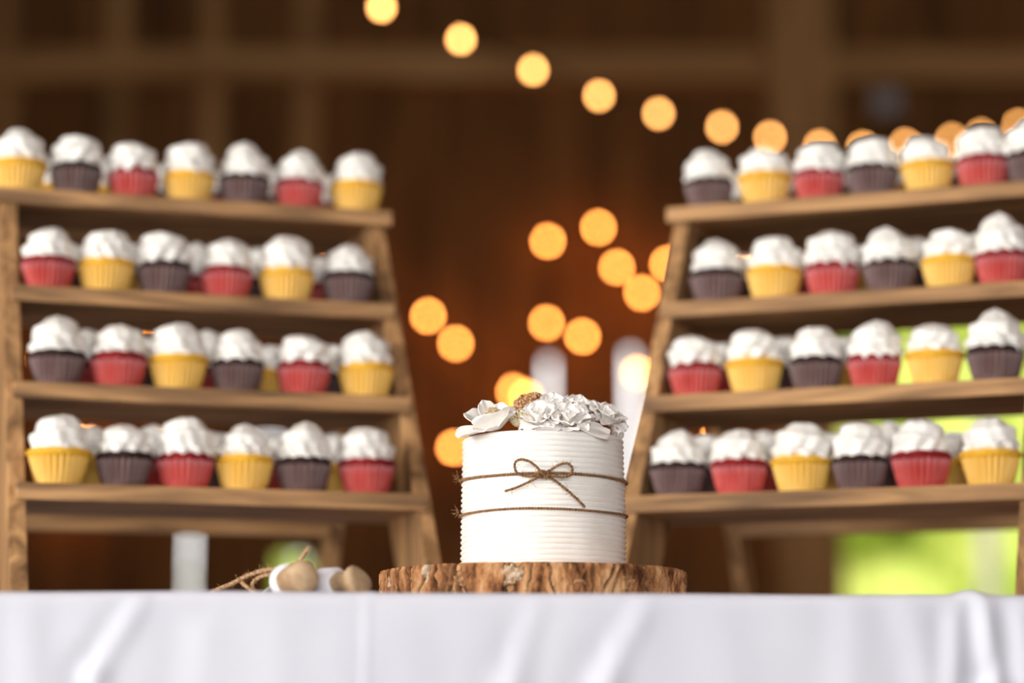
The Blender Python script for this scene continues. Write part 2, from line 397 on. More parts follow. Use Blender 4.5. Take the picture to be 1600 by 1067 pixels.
# ------------------------------------------------------------------ table and cloth
TZ = 0.7623                                     # table top
TY0, TY1, TX = 1.79, 3.35, 1.15
TROT = R(4.0)
tb = tag(empty('display_table', (0, TY0, 0), (0, 0, TROT)), 'long table hidden under the white cloth', 'table')
box('tabletop', (-TX + .01, .012, TZ - .035), (TX - .01, TY1 - TY0 - .01, TZ - .004), 'table', tb, .003)
for sx in (-1, 1):
    for yy in (.1, TY1 - TY0 - .16):
        box('leg', (sx * (TX - .1) - .03, yy, 0), (sx * (TX - .1) + .03, yy + .06, TZ - .035), 'table', tb, .004)
for yy in (.12, TY1 - TY0 - .14): box('apron', (-TX + .12, yy, TZ - .12), (TX - .12, yy + .02, TZ - .035), 'table', tb, .002)
def seg_dist(x, z, ax, az, bx, bz):
    dx, dz = bx - ax, bz - az; t = ((x - ax) * dx + (z - az) * dz) / (dx * dx + dz * dz); tc = max(0, min(1, t))
    qx, qz = ax + dx * tc, az + dz * tc; s = (x - qx) * (dz) - (z - qz) * dx
    return math.copysign(math.hypot(x - qx, z - qz), s), tc
def px_fold(x0, y0, x1, y1, amp, wid):
    """fold line given by photo columns/rows on the front drop of the cloth -> metres along the edge, metres below it"""
    k = 1.80 / 3750
    return ((x0 - 800) * k, -(y0 - 930) * k * 1.01, (x1 - 800) * k, -(y1 - 930) * k * 1.01, amp, wid)
FOLDS = [(a_, b_, c_, d_, e_ * .72, f_ * .70) for (a_, b_, c_, d_, e_, f_) in [px_fold(575, 925, 570, 1400, .0022, .0035),
         px_fold(232, 945, 165, 1060, .006, .011), px_fold(165, 1060, 160, 1500, .007, .014),
         px_fold(60, 960, 95, 1250, .003, .02), px_fold(330, 1000, 300, 1300, .003, .018),
         px_fold(840, 950, 800, 1080, .0035, .013), px_fold(800, 1080, 815, 1500, .005, .02),
         px_fold(1015, 935, 945, 1070, .005, .013), px_fold(945, 1070, 930, 1500, .006, .02),
         px_fold(1140, 960, 1160, 1300, .003, .03), px_fold(1330, 960, 1310, 1300, .003, .02), px_fold(1425, 940, 1470, 1200, .004, .018),
         px_fold(1540, 922, 1552, 1090, .016, .012), px_fold(1552, 1090, 1560, 1500, .02, .016),
         px_fold(1500, 960, 1480, 1200, .006, .012), px_fold(1598, 960, 1620, 1300, .008, .014)]]
def cloth():
    xs = []; x = -TX
    while x < TX + 1e-9: xs.append(x); x += 0.0045 if -.45 < x < .45 else 0.02
    rows = []                                   # (y from table edge, z below top, is_front)
    L = TY1 - TY0; r = .008
    for i in range(14): rows.append((L - i * (L - r) / 13, 0.0))
    for i in range(1, 6): a = i / 6 * math.pi / 2; rows.append((r - r * math.sin(a), -(r - r * math.cos(a))))
    z = r
    while z < .70: rows.append((0, -z)); z += .004 if z < .12 else .03
    vs = []
    for (y, zz) in rows:
        for x in xs:
            d = 0.0
            if y <= r:
                for (ax, az, bx, bz, am, wd) in FOLDS:
                    s, t = seg_dist(x, zz, ax, az, bx, bz)
                    if abs(s) > wd * 4: continue
                    d += .5 * am * (math.exp(-(s / wd) ** 2) - .45 * math.exp(-((s - wd * 1.7) / wd) ** 2))
                d += .0016 * noise.noise(Vector((x * 9, zz * 6, 1.3))) + .0008 * noise.noise(Vector((x * 32, zz * 18, 4)))
                d *= min(1, .25 + -zz / .03)
                d += .02 * max(0, -zz - .1) * math.sin(x * 23 + 2 * math.sin(x * 5))
            lift = 0.0
            if y < .05: lift = .0012 * noise.noise(Vector((x * 7, 3.1, 0))) + .0040 * math.exp(-((x - .346) / .010) ** 2) + .0008 * math.exp(-((x + .105) / .004) ** 2)
            vs.append((x, y - d - (.004 if y <= r else 0), TZ + zz + lift * (1 if zz > -.02 else max(0, 1 + (zz + .02) / .03))))
    nu = len(xs); fs = grid_faces(nu, len(rows))
    # the two side drops and the back drop
    nv = len(rows); topn = 14
    extra = []; ef = []
    base = len(vs)
    for side, col in ((-1, 0), (1, nu - 1)):
        for j in range(topn):
            p = vs[j * nu + col]
            for k in range(8):
                dz = -k * .1; extra.append((p[0] + side * (.006 if k else 0) + side * .01 * math.sin(p[1] * 20) * k / 7, p[1], TZ + dz))
        o = base + (0 if side < 0 else topn * 8)
        for j in range(topn - 1):
            for k in range(7): ef.append((o + j * 8 + k, o + j * 8 + k + 1, o + (j + 1) * 8 + k + 1, o + (j + 1) * 8 + k))
    o = base + len(extra)
    for i in range(nu):
        p = vs[i]
        for k in range(8): extra.append((p[0], p[1] + (.006 if k else 0) + .01 * math.sin(p[0] * 25) * k / 7, TZ - k * .1))
    for i in range(nu - 1):
        for k in range(7): ef.append((o + i * 8 + k, o + (i + 1) * 8 + k, o + (i + 1) * 8 + k + 1, o + i * 8 + k + 1))
    ob = mesh('tablecloth', vs + extra, fs + ef, 'cloth')
    ob.location = (0, TY0, 0); ob.rotation_euler = (0, 0, TROT)
    return tag(ob, 'white tablecloth with soft folds, covering the whole front of the table', 'tablecloth')
cloth()

# ------------------------------------------------------------------ cupcakes
def frosting_mesh(i):
    rn = random.Random(100 + i); nu, nv = 64, 22; vs = []
    lobes = rn.choice([9, 10, 11]); ph = rn.uniform(0, 6.28); tw = rn.choice([-1, 1, 1]) * rn.uniform(2.2, 3.4)
    h = rn.uniform(.0335, .0380); peak = [0, .004, .0, .007, .0, 0.002][i % 6]; lean = Vector((rn.uniform(-.004, .004), rn.uniform(-.003, .003), 0))
    prof = [(0, .88), (.06, .96), (.16, 1.0), (.35, 1.0), (.52, .96), (.68, .87), (.80, .75), (.89, .60), (.95, .42), (.985, .22), (1, .0)]
    def rad(t):
        for (a, ra), (b, rb) in zip(prof, prof[1:]):
            if t <= b: k = (t - a) / (b - a); return ra + (rb - ra) * k
        return 0
    for j in range(nv):
        t = j / (nv - 1); rr = .0284 * rad(t)
        for k in range(nu):
            th = 2 * math.pi * k / nu
            lob = math.sin(lobes * th + ph + tw * t * 3.2); spir = math.sin(2 * math.pi * 2.3 * t - th * (1 if tw > 0 else -1) + ph)
            amp = .09 * (1 - t) ** 1.1
            n_ = noise.noise(Vector((math.cos(th) * 2.2, math.sin(th) * 2.2, t * 3 + i * 7)))
            r = rr * (1 + amp * (abs(lob) ** .7 * (1 if lob > 0 else -1)) * .8 + .065 * spir * (1 - t * .3) + .07 * n_)
            z = h * (t ** 1.05) + (-.0035 * max(0, lob) * (1 - t) ** 3) + .0012 * 1.6 * spir * math.sin(math.pi * t) + .0015 * n_
            if t > .8: z += peak * ((t - .8) / .2) ** 2
            vs.append((r * math.cos(th) + lean.x * t * t, r * math.sin(th) + lean.y * t * t, z))
    fs = grid_faces(nu, nv, True)
    me = bpy.data.meshes.new('frosting'); me.from_pydata(vs, [], fs); me.polygons.foreach_set('use_smooth', [True] * len(me.polygons)); me.materials.append(M['frosting'])
    return me
def wrapper_mesh(colour):
    n = 28; nu = n * 2; vs = []; rings = [(0.0, .0215, .0), (0.001, .0226, .25), (.010, .0246, .8), (.020, .0268, 1), (.0285, .0287, 1.3)]
    for z, r, a in rings:
        for k in range(nu):
            rr = r + (.0013 if k % 2 else -.0013) * a
            vs.append((rr * math.cos(2 * math.pi * k / nu), rr * math.sin(2 * math.pi * k / nu), z + (.0006 * math.sin(k * 1.7) if z > .025 else 0)))
    fs = grid_faces(nu, len(rings), True); fs.append(tuple(range(nu - 1, -1, -1)))
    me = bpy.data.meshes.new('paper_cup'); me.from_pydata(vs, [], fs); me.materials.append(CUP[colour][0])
    return me
def crumb_mesh(colour, bulge):
    prof = [(.0, .026), (.0266, .026), (.0272 + bulge * .3, .0280), (.0286 + bulge, .0305), (.0288 + bulge, .0330), (.0270 + bulge * .6, .0358), (.022, .0380), (0, .0390)]
    n = 40; vs = []
    for r, z in prof:
        for k in range(n):
            th = 2 * math.pi * k / n; q = 1 + .03 * noise.noise(Vector((math.cos(th) * 3, math.sin(th) * 3, z * 200 + len(colour)))) * (1 if z > .0275 else 0)
            vs.append((r * q * math.cos(th), r * q * math.sin(th), z))
    me = bpy.data.meshes.new('crumb_top'); me.from_pydata(vs, [], grid_faces(n, len(prof), True)); me.polygons.foreach_set('use_smooth', [True] * len(me.polygons)); me.materials.append(CUP[colour][1])
    return me
FROST = [frosting_mesh(i) for i in range(10)]
WRAP = {c: wrapper_mesh(c) for c in CUP}
CRUMB = {c: [crumb_mesh(c, b) for b in (({'yellow': .0018, 'red': .0006, 'brown': .0004})[c], ({'yellow': .0040, 'red': .0020, 'brown': .0014})[c])] for c in CUP}
crnd = random.Random(11)
def cupcake(loc, colour, label, group, bulge=0):
    root = tag(empty('cupcake', loc, (0, 0, crnd.uniform(0, 6.28))), label, 'cupcake', group)
    s = .955 * crnd.uniform(.97, 1.03); root.scale = (s, s, s)
    root.rotation_euler = (0, 0, crnd.uniform(0, 6.28))
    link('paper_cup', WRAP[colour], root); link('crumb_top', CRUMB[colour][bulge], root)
    f = link('frosting', FROST[crnd.randrange(10)], root); f.location = (crnd.uniform(-.0012, .0012), crnd.uniform(-.0012, .0012), 0.0342)
    f.rotation_euler = (crnd.uniform(-.1, .1), crnd.uniform(-.1, .1), 0)
    q = crnd.uniform(.95, 1.03); f.scale = (q, q, crnd.uniform(.9, 1.1))
    return root

# ------------------------------------------------------------------ ladder stands
ORD = ['leftmost', 'second', 'third', 'fourth', 'fifth', 'sixth', 'seventh', 'eighth']
SHELF_NAME = ['top shelf', 'second shelf', 'third shelf', 'bottom shelf']
def nth(i): return ORD[i] + (' from left' if i else '')
T, ST, SDEP, RDEP = .0172, .0167, .165, .120

def stand(side, X0, Y0, yaw, lean, B, zs, rows, backs, label):
    root = tag(empty('cupcake_stand', (X0, Y0, TZ + .0004), (0, 0, yaw)), label, 'display stand')
    ztop = zs[0] + .004
    for sx in (-1, 1):                          # leaning side boards, cut level top and bottom
        ua, ub = (B - T, B) if sx > 0 else (-B, -B + T)
        o = box('side_board', (ua, 0, 0), (ub, RDEP, ztop), 'rail', root, .0012, lambda q: (q.x, q.y + lean * q.z, q.z))
        # rear leg of the A-frame
        w0, w1 = .605, .34
        box('rear_leg', (ua, 0, 0), (ub, .045, ztop - .01), 'rail', root, .0012, lambda q: (q.x, q.y + w0 + (w1 - w0) * q.z / ztop - .045, q.z))
    zc = .140; wc = .605 + (.34 - .605) * zc / ztop
    box('rear_rail', (-B + T, wc - .045, zc - .017), (B - T, wc - .027, zc + .017), 'shelf', root, .0012)
    for k, z in enumerate(zs):
        e = B + .008 if k == 0 else B - .007
        w0 = lean * z - .006
        dep = SDEP + (.035 if k == 0 else 0)
        box('shelf', (-e, w0, z), (e, w0 + dep, z + ST), 'shelf', root, .0018)
    m = Matrix.Translation((X0, Y0, TZ)) @ Matrix.Rotation(yaw, 4, 'Z')
    def solve_u(px, wv, z):                     # where along the shelf a photo column falls
        lo, hi = -.45, .45
        for _ in range(40):
            u = (lo + hi) / 2; p = m @ Vector((u, wv, z)); d = p.y * math.cos(PITCH) + (p.z - CZ) * math.sin(PITCH)
            if 800 + FPX * p.x / d < px: lo = u
            else: hi = u
        return (lo + hi) / 2
    for k, z in enumerate(zs):
        n = len(rows[k])
        for i, (px, c, bl) in enumerate(rows[k]):
            wv = lean * z + .0272; u = solve_u(px, wv, z)
            cupcake(m @ Vector((u, wv, z + ST + .0009)), c, f'{c} cupcake, {nth(i)} in front row, {SHELF_NAME[k]} of {side} stand', f'cupcakes on the {SHELF_NAME[k]} of the {side} stand', bl)
        for i, (px, c) in enumerate(backs[k]):
            wv = lean * z + (.143 if k == 0 else .094); u = solve_u(px, wv, z)
            cupcake(m @ Vector((u, wv, z + ST + .0009)), c, f'{c} cupcake half hidden, {nth(i)} in back row, {SHELF_NAME[k]} of {side} stand', f'back row cupcakes on the {SHELF_NAME[k]} of the {side} stand')
    return root
Y_, B_, R_ = 'yellow', 'brown', 'red'
stand('left', -.2587, 2.273, R(16.57), .6549, .2099, [.4550, .3355, .2251, .1173],
  [[(28, Y_, 1), (118, B_, 0), (207, R_, 0), (294, Y_, 0), (381, B_, 0), (466, R_, 0), (556, Y_, 0)],
   [(74, R_, 1), (164, Y_, 0), (254, B_, 0), (353, R_, 0), (447, Y_, 0), (543, B_, 0)],
   [(88, B_, 1), (184, R_, 0), (277, Y_, 1), (370, B_, 0), (473, R_, 0), (571, Y_, 0)],
   [(90, Y_, 1), (192, B_, 1), (288, R_, 0), (381, Y_, 0), (474, B_, 0), (572, R_, 1)]],
  [[(75, Y_), (160, Y_), (250, B_), (335, R_), (423, B_), (508, R_)],
   [(118, B_), (210, Y_), (303, R_), (402, B_), (503, R_)],
   [(135, R_), (230, B_), (322, R_), (421, Y_), (518, B_)],
   [(143, Y_), (240, R_), (336, B_), (430, R_), (520, Y_)]],
  'dark stained wooden ladder stand with four cupcake shelves, left of the cake')
stand('right', .2797, 2.273, R(-19.62), .6268, .2074, [.4578, .3363, .2263, .1153],
  [[(1109, B_, 0), (1196, Y_, 1), (1281, R_, 0), (1365, B_, 0), (1451, Y_, 1), (1538, R_, 0), (1616, B_, 0)],
   [(1121, B_, 0), (1211, Y_, 0), (1302, R_, 0), (1392, B_, 0), (1484, Y_, 0), (1569, R_, 0)],
   [(1087, R_, 0), (1180, Y_, 1), (1276, B_, 0), (1368, R_, 0), (1463, Y_, 1), (1557, B_, 0)],
   [(1060, B_, 1), (1156, R_, 1), (1253, Y_, 1), (1345, B_, 0), (1441, R_, 1), (1550, Y_, 1)]],
  [[(1152, B_), (1240, R_), (1322, B_), (1408, Y_), (1495, R_)],
   [(1165, B_), (1256, R_), (1347, Y_), (1438, B_), (1530, R_)],
   [(1133, R_), (1228, B_), (1322, Y_)],
   [(1102, B_), (1200, R_), (1298, Y_), (1393, B_), (1490, Y_)]],
  'dark stained wooden ladder stand with four cupcake shelves, right of the cake')

# ------------------------------------------------------------------ bark slice
SCX, SCY, SR, SH = .0186, 2.05, .1305, .0319
def bark_slice():
    root = tag(empty('wood_slice', (SCX, SCY, TZ + .0004)), 'thick round slice of log with rough brown bark, under the white cake', 'cake board')
    nu, nv = 700, 26; vs = []; fur = []
    rn = random.Random(8)
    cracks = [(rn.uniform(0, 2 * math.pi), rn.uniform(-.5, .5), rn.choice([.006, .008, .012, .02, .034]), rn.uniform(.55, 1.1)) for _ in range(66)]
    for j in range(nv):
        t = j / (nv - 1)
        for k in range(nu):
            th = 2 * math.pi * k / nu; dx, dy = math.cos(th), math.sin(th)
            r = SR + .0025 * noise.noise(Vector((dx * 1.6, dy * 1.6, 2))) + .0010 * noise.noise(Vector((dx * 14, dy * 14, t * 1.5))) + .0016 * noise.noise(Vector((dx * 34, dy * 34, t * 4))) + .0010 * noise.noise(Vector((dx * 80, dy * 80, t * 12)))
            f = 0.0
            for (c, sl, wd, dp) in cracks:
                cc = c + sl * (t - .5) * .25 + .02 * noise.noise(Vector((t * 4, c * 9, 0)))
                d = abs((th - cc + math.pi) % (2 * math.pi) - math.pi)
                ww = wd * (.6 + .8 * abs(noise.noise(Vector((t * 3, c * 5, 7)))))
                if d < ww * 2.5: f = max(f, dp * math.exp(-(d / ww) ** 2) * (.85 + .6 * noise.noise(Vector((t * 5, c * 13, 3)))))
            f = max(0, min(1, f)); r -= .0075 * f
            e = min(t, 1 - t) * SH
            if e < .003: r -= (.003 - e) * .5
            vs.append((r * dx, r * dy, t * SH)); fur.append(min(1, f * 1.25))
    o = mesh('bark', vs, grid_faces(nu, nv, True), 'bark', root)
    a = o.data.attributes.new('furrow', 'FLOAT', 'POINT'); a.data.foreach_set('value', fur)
    # sawn wood with a faintly stepped ring at the rim
    prof = [(0, 0.0003), (SR * .955, .0003), (SR * .962, .002), (SR * .962, SH - .002), (SR * .955, SH), (SR * .7, SH + .0002), (0, SH + .0002)]
    n = 96; v2 = []
    for r, z in prof:
        for k in range(n):
            th = 2 * math.pi * k / n; v2.append((r * math.cos(th), r * math.sin(th), z))
    mesh('sawn_wood', v2, grid_faces(n, len(prof), True), 'endgrain', root)
    v3 = []
    for rr, zz in ((SR * .95, SH - .0002), (SR * .985, SH - .0003)):
        for k in range(nu):
            th = 2 * math.pi * k / nu
            if rr > SR * .96: p = vs[(nv - 1) * nu + k]; v3.append((p[0], p[1], SH))
            else: v3.append((rr * math.cos(th), rr * math.sin(th), SH))
    mesh('bark_rim', v3, grid_faces(nu, 2, True), 'bark', root)
    # a lichen crust and flakes that stand out from the bark
    for (px, py, sx, sz) in ((800, 899, .0085, .0075), (722, 903, .007, .006), (897, 910, .009, .004), (985, 906, .006, .005)):
        q = at(px, py, SCY - SR * .98); a0 = math.asin(max(-1, min(1, (q.x - SCX) / SR)))
        bm = bmesh.new(); bmesh.ops.create_icosphere(bm, subdivisions=4, radius=1)
        for v in bm.verts:
            k = 1 + .55 * noise.noise(v.co * 2.0 + Vector((px, 0, 0))) + .35 * noise.noise(v.co * 5.5 + Vector((px, 3, 0))); v.co = Vector((v.co.x * sx * k, v.co.y * .0016 * k, v.co.z * sz * k))
        fl = bm_obj('bark_flake', bm, 'lichen' if px == 800 else 'flake', root, True)
        fl.location = (math.sin(a0) * (SR - .0012), -math.cos(a0) * (SR - .0012), q.z - TZ); fl.rotation_euler = (0, 0, a0)
    return root
M['lichen'] = plain('pale_lichen', rgb(160, 118, 80), rgb(228, 204, 176), 260, 0.9, 0.1, 0.6, 500)
M['flake'] = plain('bark_scale', rgb(120, 78, 50), rgb(206, 160, 116), 300, 0.9, 0.1, 0.6, 500)
bark_slice()

# ------------------------------------------------------------------ cake
CX, CY, CR = .0268, 2.05, .0688
CZ0 = TZ + SH + .0008
CH = .1130
def cake():
    root = tag(empty('wedding_cake', (CX, CY, CZ0)), 'small round white cake with ridged icing on the bark slice', 'cake')
    nrib = 25; nv = nrib * 8; nu = 144; vs = []
    for j in range(nv + 1):
        z = CH * j / nv
        for k in range(nu):
            th = 2 * math.pi * k / nu; dx, dy = math.cos(th), math.sin(th)
            wob = .6 * noise.noise(Vector((dx * 1.5, dy * 1.5, z * 30))) ; ph = z / CH * nrib + .10 * wob
            a = .0010 * (1 + .5 * noise.noise(Vector((dx * 3, dy * 3, z * 60 + 9))))
            r = CR + a * (abs(math.sin(math.pi * ph)) * 2 - 1) + .0009 * noise.noise(Vector((dx * 2, dy * 2, z * 14))) + .0012 * (1 - z / CH)
            vs.append((r * dx, r * dy, z))
    for f, dz in ((.985, .0016), (.95, .0024), (.5, .003), (0.0, .003)):
        for k in range(nu):
            th = 2 * math.pi * k / nu; vs.append((CR * f * math.cos(th), CR * f * math.sin(th), CH + dz - .0016))
    mesh('icing', vs, grid_faces(nu, nv + 1 + 4, True), 'icing', root)
    return root
cake_o = cake()
def on_cake(px, py, off=.0015):
    """point on the icing (plus off) seen at a photo position on the front of the cake"""
    Y = CY - CR
    for _ in range(8):
        p = at(px, py, Y); x = max(-CR, min(CR, p.x - CX)); Y = CY - math.sqrt(max(0, (CR + .0012 + off) ** 2 - x * x))
    return at(px, py, Y)
def ring(zc, tilt, seed):
    return [(CX + (CR + .0028) * math.sin(a), CY - (CR + .0028) * math.cos(a), zc + .0006 * math.sin(3 * a + seed) + tilt * math.sin(a)) for a in [2 * math.pi * i / 120 for i in range(121)]]
z_up = on_cake(850, 740).z; z_lo = on_cake(850, 795).z
tw1 = tag(empty('twine_bow', (CX, CY, z_up)), 'brown jute twine tied in a bow round the upper part of the cake', 'twine')
def tw_part(name, path, root, seed, rad=.00125, fuzz=0, mat='twine'):
    v, f = twine_data([Vector(p) - root.location for p in path], rad, 190, 2, fuzz, seed)
    return mesh(name, v, f, mat, root)
tw_part('band', ring(z_up, -.0006, 1), tw1, 1, .00125, 90)
K0 = (849, 741)
def bow_path(px, off): return smooth_path([on_cake(x, y, o) for (x, y), o in zip(px, off)], 10)
tw_part('bow_loop', bow_path([K0, (836, 727), (820, 718), (807, 720), (804, 730), (810, 740), (824, 744), (838, 743), K0], [.004, .006, .008, .008, .007, .006, .005, .004, .004]), tw1, 2, .0012, 30)
tw_part('bow_loop', bow_path([K0, (862, 733), (874, 726), (887, 724), (894, 731), (891, 742), (880, 745), (865, 743), K0], [.004, .006, .007, .008, .008, .007, .006, .005, .004]), tw1, 3, .0012, 30)
tw_part('tail', bow_path([K0, (836, 748), (815, 758), (800, 764), (789, 767)], [.004, .004, .004, .005, .005]), tw1, 4, .00115, 24)
tw_part('tail', bow_path([K0, (866, 750), (884, 764), (900, 778), (914, 792)], [.004, .004, .004, .005, .004]), tw1, 5, .00115, 24)
kn = on_cake(849, 741, .003)
tw_part('knot', [kn + Vector((.004 * math.sin(a * 3 + 1), -.0015 - .002 * math.cos(a * 5), .0028 * math.cos(a * 3.7))) for a in [i * .12 for i in range(50)]], tw1, 6, .0011, 40)
tuft = [on_cake(722.5, 752, .002) + Vector((-.001, 0, 0))]
def fray(root, px, py, seed):
    rn = random.Random(seed); q = Vector((CX - CR - .003, CY - .012, at(px, py, CY - .012).z)) - root.location; parts = []
    for i in range(22):
        d = Vector((-abs(rn.gauss(.5, .5)), rn.gauss(0, .6), rn.gauss(.15, .6))).normalized(); l = rn.uniform(.003, .008)
        parts.append(tube_data([q, q + d * l * .5 + Vector((0, 0, rn.uniform(-.001, .001))), q + d * l], .00016, 3))
    o = mesh('frayed_end', *merge(parts), 'twine', root); o['kind'] = 'stuff'
fray(tw1, 720, 748, 1)
tw2 = tag(empty('twine_band', (CX, CY, z_lo)), 'plain jute twine wrapped round the lower part of the cake, below the bow', 'twine')
tw_part('band', ring(z_lo, -.0004, 2.2), tw2, 7, .00115, 60)
fray(tw2, 720, 800, 2)

# ------------------------------------------------------------------ sugar flowers on the cake
def petal_mesh(wid, length, curl, cup, ruffle, seed, nu=15, nv=11, round_=2.2, tip=0.0):
    """petal growing up +Z from the origin, cupped about +Y side, rim curled back and ruffled"""
    rn = random.Random(seed); ph = rn.uniform(0, 6.28); vs = []
    for j in range(nv):
        v = j / (nv - 1)
        for i in range(nu):
            s = i / (nu - 1) * 2 - 1
            wv = wid * (0.25 + .75 * math.sin(min(1, v * 1.25) * math.pi / 2)) * (1 if v < .75 else math.sqrt(max(0.0, 1 - ((v - .75) / .34) ** 2)))
            x = s * wv
            zz = length * v * (1 - .10 * abs(s) ** round_) + tip * max(0, v - .8) * (1 - abs(s)) * length
            y = cup * wid * (1 - math.cos(s * 1.15)) * (0.4 + .6 * v)         # sides wrap inwards
            y -= curl * length * max(0, v - .35) ** 2                         # rim rolls out
            y += ruffle * (v ** 3) * math.sin(s * 6.5 + ph) + ruffle * .5 * v ** 3 * math.sin(s * 11 + ph * 2)
            zz += ruffle * .8 * v ** 4 * math.cos(s * 5 + ph)
            vs.append((x, y, zz))
    me = bpy.data.meshes.new('petal'); me.from_pydata(vs, [], grid_faces(nu, nv)); me.polygons.foreach_set('use_smooth', [True] * len(me.polygons)); me.materials.append(M['petal'])
    return me
def put_petal(me, root, r, az, open_, z=0.0, th=.0007, name='petal'):
    o = link(name, me, root)
    m = Matrix.Rotation(az, 4, 'Z') @ Matrix.Translation((0, -r, z)) @ Matrix.Rotation(open_, 4, 'X')
    o.matrix_local = m
    sd = o.modifiers.new('thickness', 'SOLIDIFY'); sd.thickness = th; sd.offset = 0
    ss = o.modifiers.new('smooth', 'SUBSURF'); ss.levels = 1; ss.render_levels = 1
    return o
def rose(loc, size, rot, seed, label, layers, ruffle=.05):
    rn = random.Random(seed); root = tag(empty('sugar_rose', loc, rot), label, 'sugar flower')
    root.rotation_mode = 'XYZ'
    for li, (cnt, r, ln, wd, op, cu) in enumerate(layers):
        ms = [petal_mesh(wd * size, ln * size, cu, .55, ruffle * size * (.3 + li * .35), seed * 50 + li * 7 + q) for q in range(2)]
        for i in range(cnt):
            put_petal(ms[i % 2], root, r * size, 2 * math.pi * (i + .5 * (li % 2)) / cnt + rn.uniform(-.15, .15), op + rn.uniform(-.08, .08), .02 * size * (len(layers) - li), max(.0005, .026 * size))
    # calyx: small solid heart inside
    bm = bmesh.new(); bmesh.ops.create_icosphere(bm, subdivisions=2, radius=.22 * size)
    for v in bm.verts: v.co.z = v.co.z * 1.3 + .3 * size
    bm_obj('heart', bm, 'petal', root, True)
    return root
ROSE = [(2, .06, .78, .24, -.04, .1), (3, .15, .80, .40, .10, .45), (4, .25, .80, .50, .40, .9), (5, .30, .82, .56, .85, 1.0)]
PEONY = [(2, .06, .70, .24, -.04, .1), (3, .16, .76, .40, .2, .5), (5, .24, .84, .52, .6, .6), (5, .28, .90, .62, 1.0, .5)]
ZT = CZ0 + CH + .0008
def fl(px, py, Y): return at(px, py, Y)
def base(px, py, Y): p = at(px, py, Y); return (p.x, Y, max(ZT + .0015, p.z))
rose(base(844, 660, 2.003), .0185, (R(46), R(-8), R(-4)), 1, 'white sugar rose at the front centre of the cake top, above the bow', ROSE, .04)
rose(base(866, 648, 2.030), .0200, (R(36), R(-4), R(4)), 2, 'white sugar rose standing highest in the middle of the cake top', ROSE, .05)
rose(base(901, 650, 2.032), .0195, (R(36), R(10), R(10)), 6, 'white sugar rose just right of the highest rose', ROSE, .05)
rose(base(886, 664, 2.003), .0200, (R(40), R(2), R(8)), 3, 'white ruffled sugar peony at the front, right of the bow', PEONY, .08)
rose(base(944, 660, 2.032), .0185, (R(38), R(20), R(25)), 4, 'white sugar rose at the right edge of the cake top', ROSE, .06)
rose(base(922, 654, 2.064), .0180, (R(25), R(15), R(10)), 5, 'white sugar rose half hidden behind the others at the right', ROSE, .05)
# single ruffled leaf-like petal lying over the right front edge
lp = tag(empty('sugar_petal', (CX + .0275, CY - .0628, ZT + .003)), 'loose ruffled white petal hanging over the right front edge of the cake', 'sugar petal')
m0 = petal_mesh(.0095, .031, .12, .25, .0016, 77, 17, 13, 2.0, .1)
zp = Vector((.86, .40, -.10)).normalized(); np_ = Vector((.30, -.72, .62)); np_ = (np_ - zp * np_.dot(zp)).normalized(); xp = np_.cross(zp)
pm = link('petal', m0, lp); pm.matrix_local = Matrix((xp, np_, zp)).transposed().to_4x4()
sd = pm.modifiers.new('thickness', 'SOLIDIFY'); sd.thickness = .0009; sd.offset = 0
pm.modifiers.new('smooth', 'SUBSURF').render_levels = 1
# tiny buds at the far right rim
for i, (px, py) in enumerate(((968, 668), (972, 676), (962, 658))):
    q = at(px, py, 2.06); bm = bmesh.new(); bmesh.ops.create_icosphere(bm, subdivisions=2, radius=.0024)
    for v in bm.verts: v.co.z *= 1.5
    b = bm_obj('sugar_bud', bm, 'petal', None, True); b.location = (min(q.x, CX + CR - .001), 2.06, ZT + .0045 + .004 * (2 - i) * (i != 1)); b.rotation_euler = (.5, .7 - .3 * i, 0)
    tag(b, ['upper', 'lowest', 'topmost'][i] + ' of the tiny white sugar buds at the right rim of the cake', 'sugar bud', 'tiny sugar buds')
# open magnolia with a gold-dusted centre at the left
mg = tag(empty('sugar_magnolia', base(774, 671, 2.008), (R(22), R(-10), R(-8))), 'open white sugar magnolia with gold dusted centre at the left of the cake top', 'sugar flower')
for i, (az, op, ln, wd) in enumerate(((30, 16, .0180, .0215), (-72, 84, .0300, .0165), (-105, 46, .0270, .0150), (-142, 12, .0250, .0085), (150, 26, .0220, .0130), (86, 52, .0200, .0150), (-30, 70, .0190, .0140))):
    put_petal(petal_mesh(wd, ln, .18, .5, .0007, 300 + i), mg, .004, R(az), R(op), .001 * (i % 2), .0011)
def grains(name, mat, root, n, c, rad, gs, seed, squash=1.0):
    rn = random.Random(seed); parts = []
    for i in range(n):
        d = Vector((rn.gauss(0, 1), rn.gauss(0, 1), abs(rn.gauss(0, 1)) * 1.0)).normalized()
        p = Vector(c) + Vector((d.x, d.y, d.z * squash)) * rad * rn.uniform(.75, 1.05); s = gs * rn.uniform(.7, 1.3)
        vs = [p + Vector(k) * s for k in ((1, 0, 0), (-1, 0, 0), (0, 1, 0), (0, -1, 0), (0, 0, 1.3), (0, 0, -1))]
        parts.append((vs, [(0, 2, 4), (2, 1, 4), (1, 3, 4), (3, 0, 4), (2, 0, 5), (1, 2, 5), (3, 1, 5), (0, 3, 5)]))
    bm = bmesh.new(); bmesh.ops.create_icosphere(bm, subdivisions=2, radius=rad * .8)
    vs = [Vector((v.co.x, v.co.y, v.co.z * squash)) + Vector(c) for v in bm.verts]; parts.append((vs, [tuple(q.index for q in f.verts) for f in bm.faces])); bm.free()
    o = mesh(name, *merge(parts), mat, root); o['kind'] = 'stuff'; return o
grains('stamens', 'gold', mg, 320, (0, .003, .008), .0085, .0007, 1, 1.2)
